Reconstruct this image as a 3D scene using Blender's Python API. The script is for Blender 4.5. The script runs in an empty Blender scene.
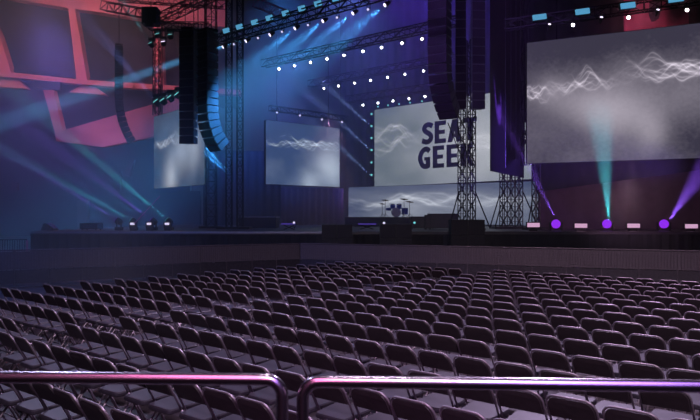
import bpy, math, random
from mathutils import Vector, Matrix
R = random.Random(7)
C = bpy.context.scene.collection
F, CX, HY, H = 676.0, 350.0, 215.0, 2.37          # focal length in px, principal column, horizon row, eye height
DECK = 1.59                                       # stage height


def P(px, py, Y):
    """point seen at a pixel, at a distance Y ahead of the camera"""
    return Vector(((px - CX) / F * Y, Y, H - (py - HY) * Y / F))


# ------------------------------------------------------------------ materials
def nodes_of(name):
    m = bpy.data.materials.new(name)
    m.use_nodes = True
    nt = m.node_tree
    nt.nodes.clear()
    return m, nt


def lin(c):
    return tuple(((v / 255) / 12.92 if v <= 10 else ((v / 255 + .055) / 1.055) ** 2.4) for v in c)


def mat(name, rgb, rough=.6, metal=0., vary=.25, scale=6., spec=.5, bump=0.):
    m, nt = nodes_of(name)
    N, L = nt.nodes.new, nt.links.new
    out = N('ShaderNodeOutputMaterial')
    b = N('ShaderNodeBsdfPrincipled')
    L(b.outputs[0], out.inputs[0])
    tc = N('ShaderNodeTexCoord')
    nz = N('ShaderNodeTexNoise')
    nz.inputs['Scale'].default_value = scale
    nz.inputs['Detail'].default_value = 4
    L(tc.outputs['Object'], nz.inputs['Vector'])
    cr = N('ShaderNodeValToRGB')
    c = lin(rgb)
    cr.color_ramp.elements[0].position = .3
    cr.color_ramp.elements[1].position = .7
    cr.color_ramp.elements[0].color = (*[v * (1 - vary) for v in c], 1)
    cr.color_ramp.elements[1].color = (*[min(1, v * (1 + vary)) for v in c], 1)
    L(nz.outputs['Fac'], cr.inputs['Fac'])
    L(cr.outputs[0], b.inputs['Base Color'])
    b.inputs['Roughness'].default_value = rough
    b.inputs['Metallic'].default_value = metal
    b.inputs['Specular IOR Level'].default_value = spec
    if bump:
        bp = N('ShaderNodeBump')
        bp.inputs['Strength'].default_value = bump
        L(nz.outputs['Fac'], bp.inputs['Height'])
        L(bp.outputs[0], b.inputs['Normal'])
    return m


def glow(name, rgb, strength):
    m, nt = nodes_of(name)
    out = nt.nodes.new('ShaderNodeOutputMaterial')
    e = nt.nodes.new('ShaderNodeEmission')
    e.inputs[0].default_value = (*lin(rgb), 1)
    e.inputs[1].default_value = strength
    nt.links.new(e.outputs[0], out.inputs[0])
    return m


class X:
    """tiny expression builder for shader math"""
    def __init__(s, nt): s.nt = nt

    def m(s, op, *a):
        n = s.nt.nodes.new('ShaderNodeMath')
        n.operation = op
        for i, v in enumerate(a):
            if hasattr(v, 'is_output'): s.nt.links.new(v, n.inputs[i])
            else: n.inputs[i].default_value = v
        return n.outputs[0]

    def add(s, *a):
        r = a[0]
        for v in a[1:]: r = s.m('ADD', r, v)
        return r

    def mul(s, *a):
        r = a[0]
        for v in a[1:]: r = s.m('MULTIPLY', r, v)
        return r

    def bump(s, x, c, w):                         # gaussian hump
        d = s.m('DIVIDE', s.m('SUBTRACT', x, c), w)
        return s.m('POWER', 2.718, s.mul(d, d, -1.))

    def noise1(s, x, freq, seed, detail=1.):
        n = s.nt.nodes.new('ShaderNodeTexNoise')
        n.noise_dimensions = '1D'
        n.inputs['Scale'].default_value = 1
        n.inputs['Detail'].default_value = detail
        s.nt.links.new(s.add(s.mul(x, freq), seed), n.inputs['W'])
        return s.m('SUBTRACT', n.outputs['Fac'], .5)

    def noise2(s, u, v, fu, fv, seed, detail=3.):
        c = s.nt.nodes.new('ShaderNodeCombineXYZ')
        s.nt.links.new(s.mul(u, fu), c.inputs[0])
        s.nt.links.new(s.mul(v, fv) if hasattr(v, 'is_output') else s.m('ADD', v, 0.), c.inputs[1])
        c.inputs[2].default_value = seed
        n = s.nt.nodes.new('ShaderNodeTexNoise')
        n.inputs['Scale'].default_value = 1
        n.inputs['Detail'].default_value = detail
        s.nt.links.new(c.outputs[0], n.inputs['Vector'])
        return n.outputs['Fac']


def display(name, dark, light, strength, base, humps, waves, seed, speck=.25, cloud=.5):
    """video picture: clouded grey with gaussian glows and drifting strands; u,v run 0..1 over the panel"""
    m, nt = nodes_of(name)
    x = X(nt)
    uv = nt.nodes.new('ShaderNodeUVMap')
    sp = nt.nodes.new('ShaderNodeSeparateXYZ')
    nt.links.new(uv.outputs[0], sp.inputs[0])
    u, v = sp.outputs[0], sp.outputs[1]
    val = x.add(base, x.mul(x.m('SUBTRACT', x.noise2(u, v, 3, 2.5, seed), .5), cloud))
    for (cu, cv, wu, wv, a) in humps:
        val = x.add(val, x.mul(x.bump(u, cu, wu), x.bump(v, cv, wv), a))
    # grain of particles
    gr = x.noise2(u, v, 60, 45, seed + 3, 2)
    val = x.add(val, x.mul(x.m('SUBTRACT', gr, .5), speck))
    for (c, amp, freq, width, gain, cu, wu, n) in waves:
        for k in range(n):
            yk = x.add(c, x.mul(x.m('SUBTRACT', x.noise2(u, 0., freq, 1., seed * 7 + k * .17 + c * 5, 2.), .5), amp))
            d = x.m('DIVIDE', x.m('ABSOLUTE', x.m('SUBTRACT', v, yk)), width)
            ln = x.m('POWER', 2.718, x.mul(x.m('MINIMUM', d, 30.), -1.))
            fade = x.m('MAXIMUM', x.add(.5, x.mul(x.noise1(u, freq * 2.1, seed + k * 3.1 + 9), 2.2)), 0.)
            val = x.add(val, x.mul(ln, gain, x.bump(u, cu, wu), fade))
    mx = nt.nodes.new('ShaderNodeMix')
    mx.data_type = 'RGBA'
    nt.links.new(x.m('MINIMUM', x.m('MAXIMUM', val, 0.), 1.3), mx.inputs['Factor'])
    mx.clamp_factor = False
    mx.inputs['A'].default_value = (*lin(dark), 1)
    mx.inputs['B'].default_value = (*lin(light), 1)
    e = nt.nodes.new('ShaderNodeEmission')
    e.inputs[1].default_value = strength
    nt.links.new(mx.outputs['Result'], e.inputs[0])
    out = nt.nodes.new('ShaderNodeOutputMaterial')
    nt.links.new(e.outputs[0], out.inputs[0])
    return m


M = dict(
    concrete=mat('floor concrete', (66, 57, 66), .55, 0, .3, 1.3, .4),
    shell=mat('dark shell paint', (52, 48, 60), .9, 0, .2, .4),
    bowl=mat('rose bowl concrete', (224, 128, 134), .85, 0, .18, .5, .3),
    tier=mat('dark seat rows', (17, 18, 58), .8, 0, .3, 2.),
    steel=mat('black truss steel', (30, 28, 34), .45, .6, .2, 4.),
    steel_grey=mat('grey truss steel', (92, 92, 104), .4, .6, .2, 4.),
    steel_pink=mat('steel tinted as pink light', (215, 130, 165), .5, .2, .2, 4.),  # pink light is put into the steel colour
    absorber=mat('dark riser carpet', (18, 15, 18), 1., 0, .2, 9., .1),  # near black, chosen to dim reflections in the rail
    black=mat('black stage paint', (22, 21, 27), .6, 0, .25, 3.),
    cab=mat('loudspeaker black', (44, 38, 52), .5, 0, .2, 5., .5),
    grille=mat('loudspeaker grille', (34, 31, 38), .7, .2, .5, 60.),
    deck=mat('stage deck vinyl', (58, 56, 66), .45, 0, .2, 2.),
    skirt=mat('stage skirt cloth', (26, 27, 36), .95, 0, .2, 3.),
    plum=mat('plum curtain cloth', (84, 58, 82), .95, 0, .15, 3.),
    drape=mat('black curtain cloth', (20, 18, 24), .95, 0, .2, 3.),
    navy=mat('navy curtain cloth', (44, 48, 72), .95, 0, .15, 2.),
    barrier=mat('barrier aluminium', (98, 88, 98), .6, .3, .12, 20.),
    tread=mat('barrier tread plate', (62, 56, 66), .6, .3, .2, 14.),
    pad=mat('chair black vinyl', (50, 41, 47), .5, 0, .2, 8., .4),
    seatpad=mat('chair seat vinyl', (51, 46, 58), .42, 0, .2, 8., .5),
    tube=mat('chair grey tube', (150, 138, 150), .45, .7, .2, 8.),
    rail=mat('polished rail metal', (170, 160, 172), .26, 1., .06, 5.),
    case=mat('black flight case', (30, 28, 36), .5, 0, .3, 4.),
    edge=mat('aluminium edging', (130, 130, 145), .4, .8, .15, 8.),
    drum=mat('drum shell tinted as blue light', (70, 90, 190), .3, .1, .1, 5.),  # blue stage light is put into the shell colour
    skin=mat('pale drum head', (190, 190, 200), .6, 0, .05, 5.),
    brass=mat('cymbal metal', (150, 130, 100), .35, .9, .1, 9.),
    letter=mat('navy lettering', (24, 22, 52), .7, 0, .05, 5.),
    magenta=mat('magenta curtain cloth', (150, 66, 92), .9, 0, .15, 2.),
    white_lens=glow('white lamp lens', (255, 250, 255), 14.),
    small_lens=glow('small lamp lens', (235, 220, 255), 2.2),
    blue_lens=glow('blue light panel', (92, 170, 215), .8),
    teal_lens=glow('teal lamp lens', (120, 220, 225), 1.),
    violet_lens=glow('violet lamp lens', (130, 40, 215), 1.3),
    pink_lens=glow('pink light bar', (226, 176, 214), .85),
    lilac_lens=glow('lilac lamp lens', (225, 215, 250), 1.1),
    key_glow=glow('violet light on keys', (92, 70, 190), .5),  # emission standing in for violet light on the keyboards
)


# ------------------------------------------------------------------ mesh building
class MB:
    def __init__(s): s.v, s.f, s.mi, s.slot = [], [], [], 0

    def add(s, vs, fs):
        o = len(s.v)
        s.v += [tuple(p) for p in vs]
        s.f += [tuple(o + i for i in f) for f in fs]
        s.mi += [s.slot] * len(fs)
        return s

    def box(s, c, d, rot=None):
        c = Vector(c)
        vs = [Vector((sx * d[0] / 2, sy * d[1] / 2, sz * d[2] / 2)) for sx in (-1, 1) for sy in (-1, 1) for sz in (-1, 1)]
        if rot is not None: vs = [rot @ p for p in vs]
        return s.add([c + p for p in vs], [(0, 1, 3, 2), (4, 6, 7, 5), (0, 4, 5, 1), (2, 3, 7, 6), (0, 2, 6, 4), (1, 5, 7, 3)])

    def tube(s, path, r, n=6, closed=False, r2=None):
        path = [Vector(p) for p in path]
        k = len(path)
        vs = []
        ref = None
        for i, p in enumerate(path):
            t = (path[min(i + 1, k - 1)] - path[max(i - 1, 0)]).normalized()
            if ref is None:
                ref = Vector((0, 0, 1)) if abs(t.z) < .9 else Vector((1, 0, 0))
            a = (ref - t * ref.dot(t)).normalized()
            ref = a
            b = t.cross(a)
            rr = r if r2 is None else r + (r2 - r) * i / (k - 1)
            for j in range(n):
                w = 2 * math.pi * (j + .5) / n
                vs.append(p + a * math.cos(w) * rr + b * math.sin(w) * rr)
        fs = [(i * n + j, i * n + (j + 1) % n, (i + 1) * n + (j + 1) % n, (i + 1) * n + j) for i in range(k - 1) for j in range(n)]
        fs += [tuple(reversed(range(n))), tuple((k - 1) * n + j for j in range(n))]
        return s.add(vs, fs)

    def bar(s, p, q, r): return s.tube([p, q], r, 4)

    def slab(s, pts, d):
        """polygon pushed back by vector d"""
        n = len(pts)
        pts = [Vector(p) for p in pts]
        d = Vector(d)
        return s.add(pts + [p + d for p in pts], [tuple(range(n)), tuple(reversed(range(n, 2 * n)))] +
                     [(i, i + n, (i + 1) % n + n, (i + 1) % n) for i in range(n)])

    def lathe(s, c, axis, prof, n=14):
        """profile of (along, radius) turned about axis"""
        c, axis = Vector(c), Vector(axis).normalized()
        a = axis.orthogonal().normalized()
        b = axis.cross(a)
        vs = [c + axis * h + (a * math.cos(2 * math.pi * j / n) + b * math.sin(2 * math.pi * j / n)) * r for h, r in prof for j in range(n)]
        k = len(prof)
        fs = [(i * n + j, i * n + (j + 1) % n, (i + 1) * n + (j + 1) % n, (i + 1) * n + j) for i in range(k - 1) for j in range(n)]
        fs += [tuple(reversed(range(n))), tuple((k - 1) * n + j for j in range(n))]
        return s.add(vs, fs)

    def truss(s, p, q, w, bay, r=.03, up=None, rb=None):
        """box lattice girder between two points"""
        p, q = Vector(p), Vector(q)
        t = (q - p).normalized()
        up = Vector(up) if up else (Vector((0, 0, 1)) if abs(t.z) < .9 else Vector((.8, .6, 0)))
        a = (up - t * up.dot(t)).normalized() * w / 2
        b = t.cross(a).normalized() * w / 2
        cs = [a + b, a - b, -a - b, -a + b]
        rb = rb or r * .62
        n = max(1, round((q - p).length / bay))
        for c in cs: s.bar(p + c, q + c, r)
        for i in range(n):
            u0, u1 = p + (q - p) * i / n, p + (q - p) * (i + 1) / n
            for k in range(4):
                c0, c1 = cs[k], cs[(k + 1) % 4]
                s.bar(u0 + c0, u0 + c1, rb)
                s.bar(u0 + (c0 if (i + k) % 2 else c1), u1 + (c1 if (i + k) % 2 else c0), rb)
        return s

    def build(s, name, ms, parent=None, smooth=False, uv=None):
        me = bpy.data.meshes.new(name)
        me.from_pydata(s.v, [], s.f)
        for m in (ms if isinstance(ms, (list, tuple)) else [ms]): me.materials.append(m)
        for p, i in zip(me.polygons, s.mi):
            p.material_index = i
            p.use_smooth = smooth
        if uv:
            l = me.uv_layers.new(name='UVMap')
            for lp in me.loops: l.data[lp.index].uv = uv[lp.vertex_index % len(uv)]
        o = bpy.data.objects.new(name, me)
        C.objects.link(o)
        if parent:
            o.parent = parent
            o.matrix_parent_inverse = Matrix.Translation(-parent.location) if parent.rotation_euler.z == 0 else Matrix.Identity(4)
        return o


def thing(name, label, cat, loc=(0, 0, 0), group=None):
    o = bpy.data.objects.new(name, None)
    C.objects.link(o)
    o.location = loc
    o['label'], o['category'] = label, cat
    if group: o['group'] = group
    o.empty_display_size = .2
    return o


def tag(o, label, cat, group=None):
    o['label'], o['category'] = label, cat
    if group: o['group'] = group
    return o


def struct(name, mb, m):
    o = mb.build(name, m)
    o['kind'] = 'structure'
    return o


ORD = ('first second third fourth fifth sixth seventh eighth ninth tenth eleventh twelfth thirteenth fourteenth fifteenth sixteenth '
       'seventeenth eighteenth nineteenth twentieth').split()


def nth(i):
    if i < 20: return ORD[i]
    t = ('twenty', 'thirty', 'forty', 'fifty', 'sixty')[(i + 1) // 10 - 2]
    k = (i + 1) % 10
    return t + '-' + ORD[k - 1] if k else t.replace('ty', 'tieth')


def ctr(ps):
    return sum((Vector(p) for p in ps), Vector()) / len(ps)


# ------------------------------------------------------------------ hall shell
struct('floor', MB().box((-5, 36, -.1), (110, 92, .2)), M['concrete'])
struct('ceiling', MB().box((-5, 36, 27.2), (110, 92, .4)), M['shell'])
struct('wall_back', MB().box((-5, 81.8, 13.5), (110, .4, 27)), M['shell'])
struct('wall_left', MB().box((-59.8, 36, 13.5), (.4, 92, 27)), M['shell'])
struct('wall_right', MB().box((49.8, 36, 13.5), (.4, 92, 27)), M['shell'])
struct('wall_front', MB().box((-5, -9.8, 13.5), (110, .4, 27)), M['shell'])


# ---- seating bowl at the far left
def plate(name, pts, Y, d, m, Ys=None):
    pp = [P(x, y, Ys[i] if Ys else Y) for i, (x, y) in enumerate(pts)]
    return struct(name, MB().slab(pp, (0, d, 0)), m)


def bank(name, TL, TR, BR, BL, Y0, Y1, n, m):
    """raked bank of stepped rows between four pixel corners, low edge nearer"""
    a, b = P(*BL, Y0), P(*BR, Y0)
    c, d = P(*TL, Y1), P(*TR, Y1)
    mb = MB()
    vs = []
    for i in range(n + 1):
        l, r = a.lerp(c, i / n), b.lerp(d, i / n)
        vs += [l, r]
        if i < n:
            l2, r2 = l.copy(), r.copy()
            l2.z, r2.z = a.lerp(c, (i + 1) / n).z, b.lerp(d, (i + 1) / n).z
            vs += [l2, r2]
    mb.add(vs, [(2 * i, 2 * i + 1, 2 * i + 3, 2 * i + 2) for i in range(2 * n)])
    # closing back and sides
    mb.slab([a, b, b + Vector((0, 0, -1)), a + Vector((0, 0, -1))], (0, .5, 0))
    return struct(name, mb, m)


bank('seating_tier_1', (-30, -6), (70, 4), (80, 82), (-30, 72), 62, 68, 14, M['tier'])
bank('seating_tier_2', (72, 6), (170, 18), (185, 95), (82, 84), 62, 68, 14, M['tier'])
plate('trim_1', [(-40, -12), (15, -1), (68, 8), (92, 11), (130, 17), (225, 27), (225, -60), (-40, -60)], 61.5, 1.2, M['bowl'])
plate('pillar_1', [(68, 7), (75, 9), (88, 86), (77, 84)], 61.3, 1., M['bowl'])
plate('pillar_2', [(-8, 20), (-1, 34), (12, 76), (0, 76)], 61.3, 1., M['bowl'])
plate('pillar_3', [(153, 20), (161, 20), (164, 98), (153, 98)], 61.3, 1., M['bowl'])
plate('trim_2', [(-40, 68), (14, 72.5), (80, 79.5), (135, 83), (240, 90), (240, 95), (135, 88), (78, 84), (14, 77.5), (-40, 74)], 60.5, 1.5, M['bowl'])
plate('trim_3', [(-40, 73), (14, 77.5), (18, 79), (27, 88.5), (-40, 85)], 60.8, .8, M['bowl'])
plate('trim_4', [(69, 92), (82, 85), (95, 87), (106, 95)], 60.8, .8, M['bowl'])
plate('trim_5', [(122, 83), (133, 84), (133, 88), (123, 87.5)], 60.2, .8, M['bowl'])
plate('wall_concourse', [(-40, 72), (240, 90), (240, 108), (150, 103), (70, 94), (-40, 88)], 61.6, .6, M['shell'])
plate('opening_panel', [(34, 80), (60, 82), (60, 90), (34, 88)], 60.4, .5, M['navy'])
bank('seating_tier_3', (-40, 86), (165, 102), (160, 138), (-40, 150), 57, 61, 10, M['tier'])
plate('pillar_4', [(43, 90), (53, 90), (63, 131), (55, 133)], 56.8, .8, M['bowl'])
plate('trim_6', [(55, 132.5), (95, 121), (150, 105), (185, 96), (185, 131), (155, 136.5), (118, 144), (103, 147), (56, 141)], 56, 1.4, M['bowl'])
plate('wall_lower_tier', [(-60, 139), (56, 139), (104, 146), (190, 132), (190, 200), (-60, 200)], 56.6, .6, M['navy'])
plate('trim_7', [(-60, 169), (120, 171), (120, 192), (-60, 192)], 56.2, .4, M['navy'])
plate('wall_vomitory', [(-60, 191), (200, 191), (200, 236), (-60, 236)], 55.5, .5, M['navy'])
plate('pillar_5', [(77, 200), (87, 200), (87, 232), (77, 232)], 55, .5, M['barrier'])
plate('pillar_6', [(130, 160), (134, 160), (129, 176), (122, 176)], 55.6, .5, M['plum'])
plate('pillar_7', [(11, 182), (17, 182), (17, 192), (11, 192)], 55.6, .4, M['plum'])


# ------------------------------------------------------------------ curtains behind and beside the stage
def curtain(name, a, b, z0, z1, label, m, amp=.09, per=.45, z0b=None, z1b=None):
    a, b = Vector(a), Vector(b)
    L = (b - a).length
    t = (b - a) / L
    nrm = Vector((-t.y, t.x, 0))
    n = int(L / per * 6)
    vs = []
    for i in range(n + 1):
        k = i / n
        s = k * L
        p = a + t * s + nrm * amp * (math.sin(s / per * 2 * math.pi) + .4 * math.sin(s / per * 2.7 + 1))
        vs += [(p.x, p.y, z0 + (0 if z0b is None else (z0b - z0) * k)), (p.x, p.y, z1 + (0 if z1b is None else (z1b - z1) * k))]
    nb = len(vs)
    q = nrm * .04
    vs += [(x + q.x, y + q.y, z) for x, y, z in vs]
    fs = [(2 * i, 2 * i + 2, 2 * i + 3, 2 * i + 1) for i in range(n)]
    fs += [(nb + 2 * i, nb + 2 * i + 1, nb + 2 * i + 3, nb + 2 * i + 2) for i in range(n)]
    fs += [(2 * i, nb + 2 * i, nb + 2 * i + 2, 2 * i + 2) for i in range(n)] + [(2 * i + 1, 2 * i + 3, nb + 2 * i + 3, nb + 2 * i + 1) for i in range(n)]
    fs += [(0, 1, nb + 1, nb), (2 * n, nb + 2 * n, nb + 2 * n + 1, 2 * n + 1)]
    mb = MB().add(vs, fs)
    o = mb.build(name, m, None, True)
    return tag(o, label, 'curtain')


def xy(px, Y): return Vector(((px - CX) / F * Y, Y, 0))
def zz(py, Y): return H - (py - HY) * Y / F


curtain('stage_curtain', xy(279, 52), xy(343, 54), DECK, zz(188, 53), 'plum pleated curtain under the left screen, beside the lower video wall', M['plum'], .12, .5)
curtain('stage_curtain', xy(203, 50), xy(281, 51), DECK, zz(150, 50), 'dark navy curtain between the far left screen and the plum curtain', M['navy'], .08, .6)
curtain('side_curtain', xy(538, 37.5), xy(760, 36), DECK, zz(150, 37), 'wide plum curtain below the big right screen', M['plum'], .03, .9)
curtain('dark_strip', xy(536, 36.6), xy(760, 34), zz(192, 36.6), zz(120, 36.6), 'dark sloping strip under the bottom edge of the big right screen', M['drape'], .03, .7, zz(162, 34), zz(120, 34))  # dark strip with a slanted lower edge
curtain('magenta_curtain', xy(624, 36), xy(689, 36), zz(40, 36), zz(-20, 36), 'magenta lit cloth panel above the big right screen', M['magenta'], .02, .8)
curtain('back_curtain', xy(340, 58), xy(560, 49), DECK, 20., 'tall black curtain behind the centre video wall', M['drape'], .08, .8)
curtain('side_masking_curtain', xy(522, 40), xy(800, 38), zz(120, 39), 17., 'tall black curtain above and behind the big right screen', M['drape'], .05, .8)

# ------------------------------------------------------------------ stage
st = thing('stage', 'wide black concert stage with a pale deck edge, across the hall', 'stage', (2, 40, 0))
L0 = P(30, 231, 32).x
deck_poly = [(L0, 32), (24, 32), (24, 44), (4, 59), (-6, 55), (L0, 55)]
MB().slab([(x, y, DECK - .14) for x, y in deck_poly], (0, 0, .14)).build('deck', M['deck'], st)
sk = MB()
n = 260
vs = []
for i in range(n + 1):
    x = L0 + (24 - L0) * i / n
    y = 32.06 + .03 * math.sin(i * 1.9)
    vs += [(x, y, .01), (x, y, DECK - .14)]
sk.add(vs, [(2 * i, 2 * i + 2, 2 * i + 3, 2 * i + 1) for i in range(n)])
sk.add([(L0 + .04, 32.06, .01), (L0 + .04, 54.9, .01), (L0 + .04, 54.9, DECK - .14), (L0 + .04, 32.06, DECK - .14)], [(0, 1, 2, 3)])
sk.build('skirt', M['skirt'], st)
e1 = MB().box(((L0 + P(325, 0, 32).x) / 2, 31.985, DECK - .045), (P(325, 0, 32).x - L0, .03, .09)).build('deck_edge', M['edge'], st)  # pale metal stands in for light on the deck edge
MB().box(((P(412, 0, 32).x + 24) / 2, 31.985, DECK - .03), (24 - P(412, 0, 32).x, .03, .05)).build('deck_edge', M['tread'], st)


# ------------------------------------------------------------------ video screens
def screen(name, label, TL, TR, Yl, Yr, BL, BR, m, depth=.25, arms=True):
    """TL.. pixel corners; returns the root, and a function from (u,v) to world on the picture"""
    a, b, c, d = P(*BL, Yl), P(*BR, Yr), P(*TR, Yr), P(*TL, Yl)
    nrm = (b - a).cross(d - a).normalized()
    if nrm.y > 0: nrm = -nrm
    root = thing(name, label, 'screen', ctr([a, b]))
    mb = MB()
    mb.add([a, b, c, d], [(0, 1, 2, 3)])
    mb.build('display', m, root, uv=[(0, 0), (1, 0), (1, 1), (0, 1)])
    hb = MB().slab([p - nrm * .03 for p in (a, b, c, d)], -nrm * depth)
    hb.build('housing', M['black'], root)
    fr = MB()
    for p, q in ((a, b), (b, c), (c, d), (d, a)): fr.bar(p - nrm * .03, q - nrm * .03, .03)
    fr.build('frame', M['black'], root)
    if arms:
        for t in (.15, .85):
            p = d.lerp(c, t)
            MB().tube([p - nrm * .1, p - nrm * .1 + Vector((0, 0, 6))], .03, 5).build('hanger', M['steel'], root)
    return root, (lambda u, v, o=0.: a.lerp(b, u).lerp(d.lerp(c, u), v) + nrm * o), nrm


D_center = display('centre picture', (52, 84, 100), (228, 230, 240), .86, .22,
                   [(.66, .45, .3, .5, .5), (.95, .9, .3, .4, .1), (.85, .2, .2, .2, .1)],
                   [(.6, 1.1, 3.6, .010, .42, .14, .14, 12), (.45, .8, 3., .014, .3, .85, .25, 8)], 3.1, .1)
centre, cp, cn = screen('hanging_screen', 'large bright centre video screen with dark lettering, above the stage back',
                        (374, 110), (532, 87), 55, 46, (374, 187), (532, 179), D_center)
D_low = display('lower picture', (66, 80, 112), (206, 212, 226), .95, .06,
                [(.33, .35, .16, .35, .35), (.62, .4, .3, .5, .22)],
                [(.6, 1.3, 3.5, .025, .42, .33, .3, 9), (.5, 1.3, 4., .025, .35, .75, .3, 8)], 8.3, .12)
screen('video_wall', 'long low video wall standing on the stage under the centre screen',
       (348.5, 187.5), (541, 181), 55.8, 45, (348.5, 221), (541, 226), D_low, .2, False)
D_left = display('left picture', (58, 80, 122), (206, 222, 242), .95, .05,
                 [(.88, .3, .22, .3, .75), (.6, .0, .12, .2, .4), (.55, .05, .12, .3, .15), (.1, .8, .4, .4, -.15)],
                 [(.68, .7, 3.4, .006, .6, .5, .5, 14)], 5.7, .1)
screen('hanging_screen', 'mid sized bluish video screen with white waves, above the plum curtain',
       (266, 120), (339.5, 128.5), 46, 50, (266, 184), (339.5, 187), D_left)
D_far = display('far left picture', (44, 56, 84), (206, 210, 220), .95, .06,
                [(.55, .5, .14, .25, .5), (.36, .15, .12, .25, .7), (.8, .5, .12, .3, .45)],
                [(.6, .6, 5., .012, .5, .25, .2, 8)], 2.2, .18)
screen('hanging_screen', 'tall narrow grey video screen, farthest to the side, behind a hanging speaker array',
       (154, 117), (205, 102), 46, 41, (154, 188.5), (205, 184.5), D_far)
D_right = display('right picture', (66, 62, 80), (224, 214, 230), .80, .10,
                  [(.12, .58, .1, .12, .25), (.28, .46, .14, .16, .33), (.45, .38, .15, .2, .46), (.60, .22, .07, .15, .34), (.75, .45, .2, .2, .1), (.5, 1.05, .9, .3, -.16), (.95, .1, .3, .25, -.12)],
                  [(.6, .6, 9., .006, .6, .03, .07, 12), (.68, .7, 4.5, .006, .65, .75, .18, 16), (.64, .6, 7., .006, .45, .28, .12, 12)], 6.4, .12, .26)
screen('hanging_screen', 'biggest video screen, dim grey with white ripples, over the plum curtain',
       (527, 43), (748, 17.5), 33, 28.4, (527, 163.5), (748, 156.5), D_right)

# lettering on the centre screen
def ribbon(pts, t):
    P4 = [Vector((x, y)) for x, y in pts]
    out = []
    ext = [P4[0] * 2 - P4[1]] + P4 + [P4[-1] * 2 - P4[-2]]
    sm = []
    for i in range(1, len(ext) - 2):
        p0, p1, p2, p3 = ext[i - 1:i + 3]
        for k in range(6):
            s = k / 6
            sm.append(.5 * ((2 * p1) + (p2 - p0) * s + (2 * p0 - 5 * p1 + 4 * p2 - p3) * s * s + (3 * p1 - p0 - 3 * p2 + p3) * s ** 3))
    sm.append(P4[-1])
    for i in range(len(sm)):
        d = (sm[min(i + 1, len(sm) - 1)] - sm[max(i - 1, 0)]).normalized()
        nn = Vector((-d.y, d.x)) * t / 2
        out.append((sm[i] + nn, sm[i] - nn))
    return [[out[i][0], out[i][1], out[i + 1][1], out[i + 1][0]] for i in range(len(out) - 1)]


def rect(x0, y0, x1, y1): return [Vector((x0, y0)), Vector((x1, y0)), Vector((x1, y1)), Vector((x0, y1))]
def poly(*p): return [Vector(q) for q in p]


GLY = {
    'S': ribbon([(.60, .80), (.44, .89), (.24, .86), (.15, .72), (.25, .58), (.42, .48), (.53, .35), (.47, .18), (.28, .11), (.04, .19)], .23),
    'E': [rect(0, 0, .24, 1), rect(.2, 0, .6, .2), rect(.2, .41, .54, .59), rect(.2, .8, .6, 1)],
    'A': [poly((0, 0), (.25, 0), (.47, 1), (.24, 1)), poly((.46, 0), (.72, 0), (.5, 1), (.26, 1)), rect(.16, .2, .55, .37)],
    'T': [rect(0, .8, .66, 1), rect(.21, 0, .45, .84)],
    'G': ribbon([(.62, .78), (.48, .89), (.28, .84), (.13, .62), (.13, .38), (.26, .15), (.44, .105), (.6, .15)], .23) + [rect(.42, .08, .66, .5), rect(.34, .38, .66, .53)],
    'K': [rect(0, 0, .24, 1), poly((.2, .38), (.42, .5), (.68, 1.03), (.44, 1.0)), poly((.2, .62), (.3, .66), (.72, 0), (.45, -.03))],
}
lt = MB()
for word, u0, v0, hgt, adv in (('SEAT', .340, .485, .268, (.62, .58, .72, .66)), ('GEEK', .318, .19, .268, (.7, .63, .63, .72))):
    W = (532 - 374)
    u = u0
    for ch, a in zip(word, adv):
        for q in GLY[ch]:
            pts = [cp(u + g.x * .122, v0 + g.y * hgt, .03) for g in q]
            lt.slab(pts, cn * -.02)
        u += (a + .10) * .122
lt.build('lettering', M['letter'], centre)


# ------------------------------------------------------------------ hanging speaker arrays
def line_array(name, label, px, Y, ytop, ybot, w, d, n, yaw, curl=0., curl_from=.7, m=None, chain_to=24.):
    """vertical string of cabinets; curl swings the lowest ones backwards"""
    top, bot = P(px, ytop, Y), P(px, ybot, Y)
    root = thing('hanging_' + name, label, 'loudspeaker', bot, 'hanging line arrays')
    h = (top.z - bot.z) / n
    rz = Matrix.Rotation(yaw, 3, 'Z')
    pos = top.copy()
    ang = 0.
    for i in range(n):
        k = max(0., (i / n - curl_from) / (1 - curl_from))
        ang = curl * k
        rot = rz @ Matrix.Rotation(ang, 3, 'X')
        dn = rot @ Vector((0, 0, -1))
        c = pos + dn * h / 2
        mb = MB()
        hh = h * .475
        # trapezoid cabinet, front taller than the rear
        vs = [Vector((sx * w / 2 * (1 if sy < 0 else .72), sy * d / 2, sz * hh * (1 if sy < 0 else .8))) for sx in (-1, 1) for sy in (-1, 1) for sz in (-1, 1)]
        mb.add([c + rot @ p for p in vs], [(0, 1, 3, 2), (4, 6, 7, 5), (0, 4, 5, 1), (2, 3, 7, 6), (0, 2, 6, 4), (1, 5, 7, 3)])
        cab = mb.build('cabinet', m or M['cab'], root)
        g = MB()
        g.box(c + rot @ Vector((0, -d / 2 - .012, 0)), (w * .92, .02, h * .78), rot)
        g.build('grille', M['grille'], cab)
        pos = pos + dn * h
    bm = MB().box(top + Vector((0, 0, .1)), (w * .8, d * .9, .12), rz)
    bm.build('bumper', M['steel'], root)
    for s in (-.3, .3):
        MB().tube([top + rz @ Vector((s * w, 0, .1)), (top.x + s * w * .6, top.y, chain_to)], .02, 5).build('chain', M['steel'], root)
    return root


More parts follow.
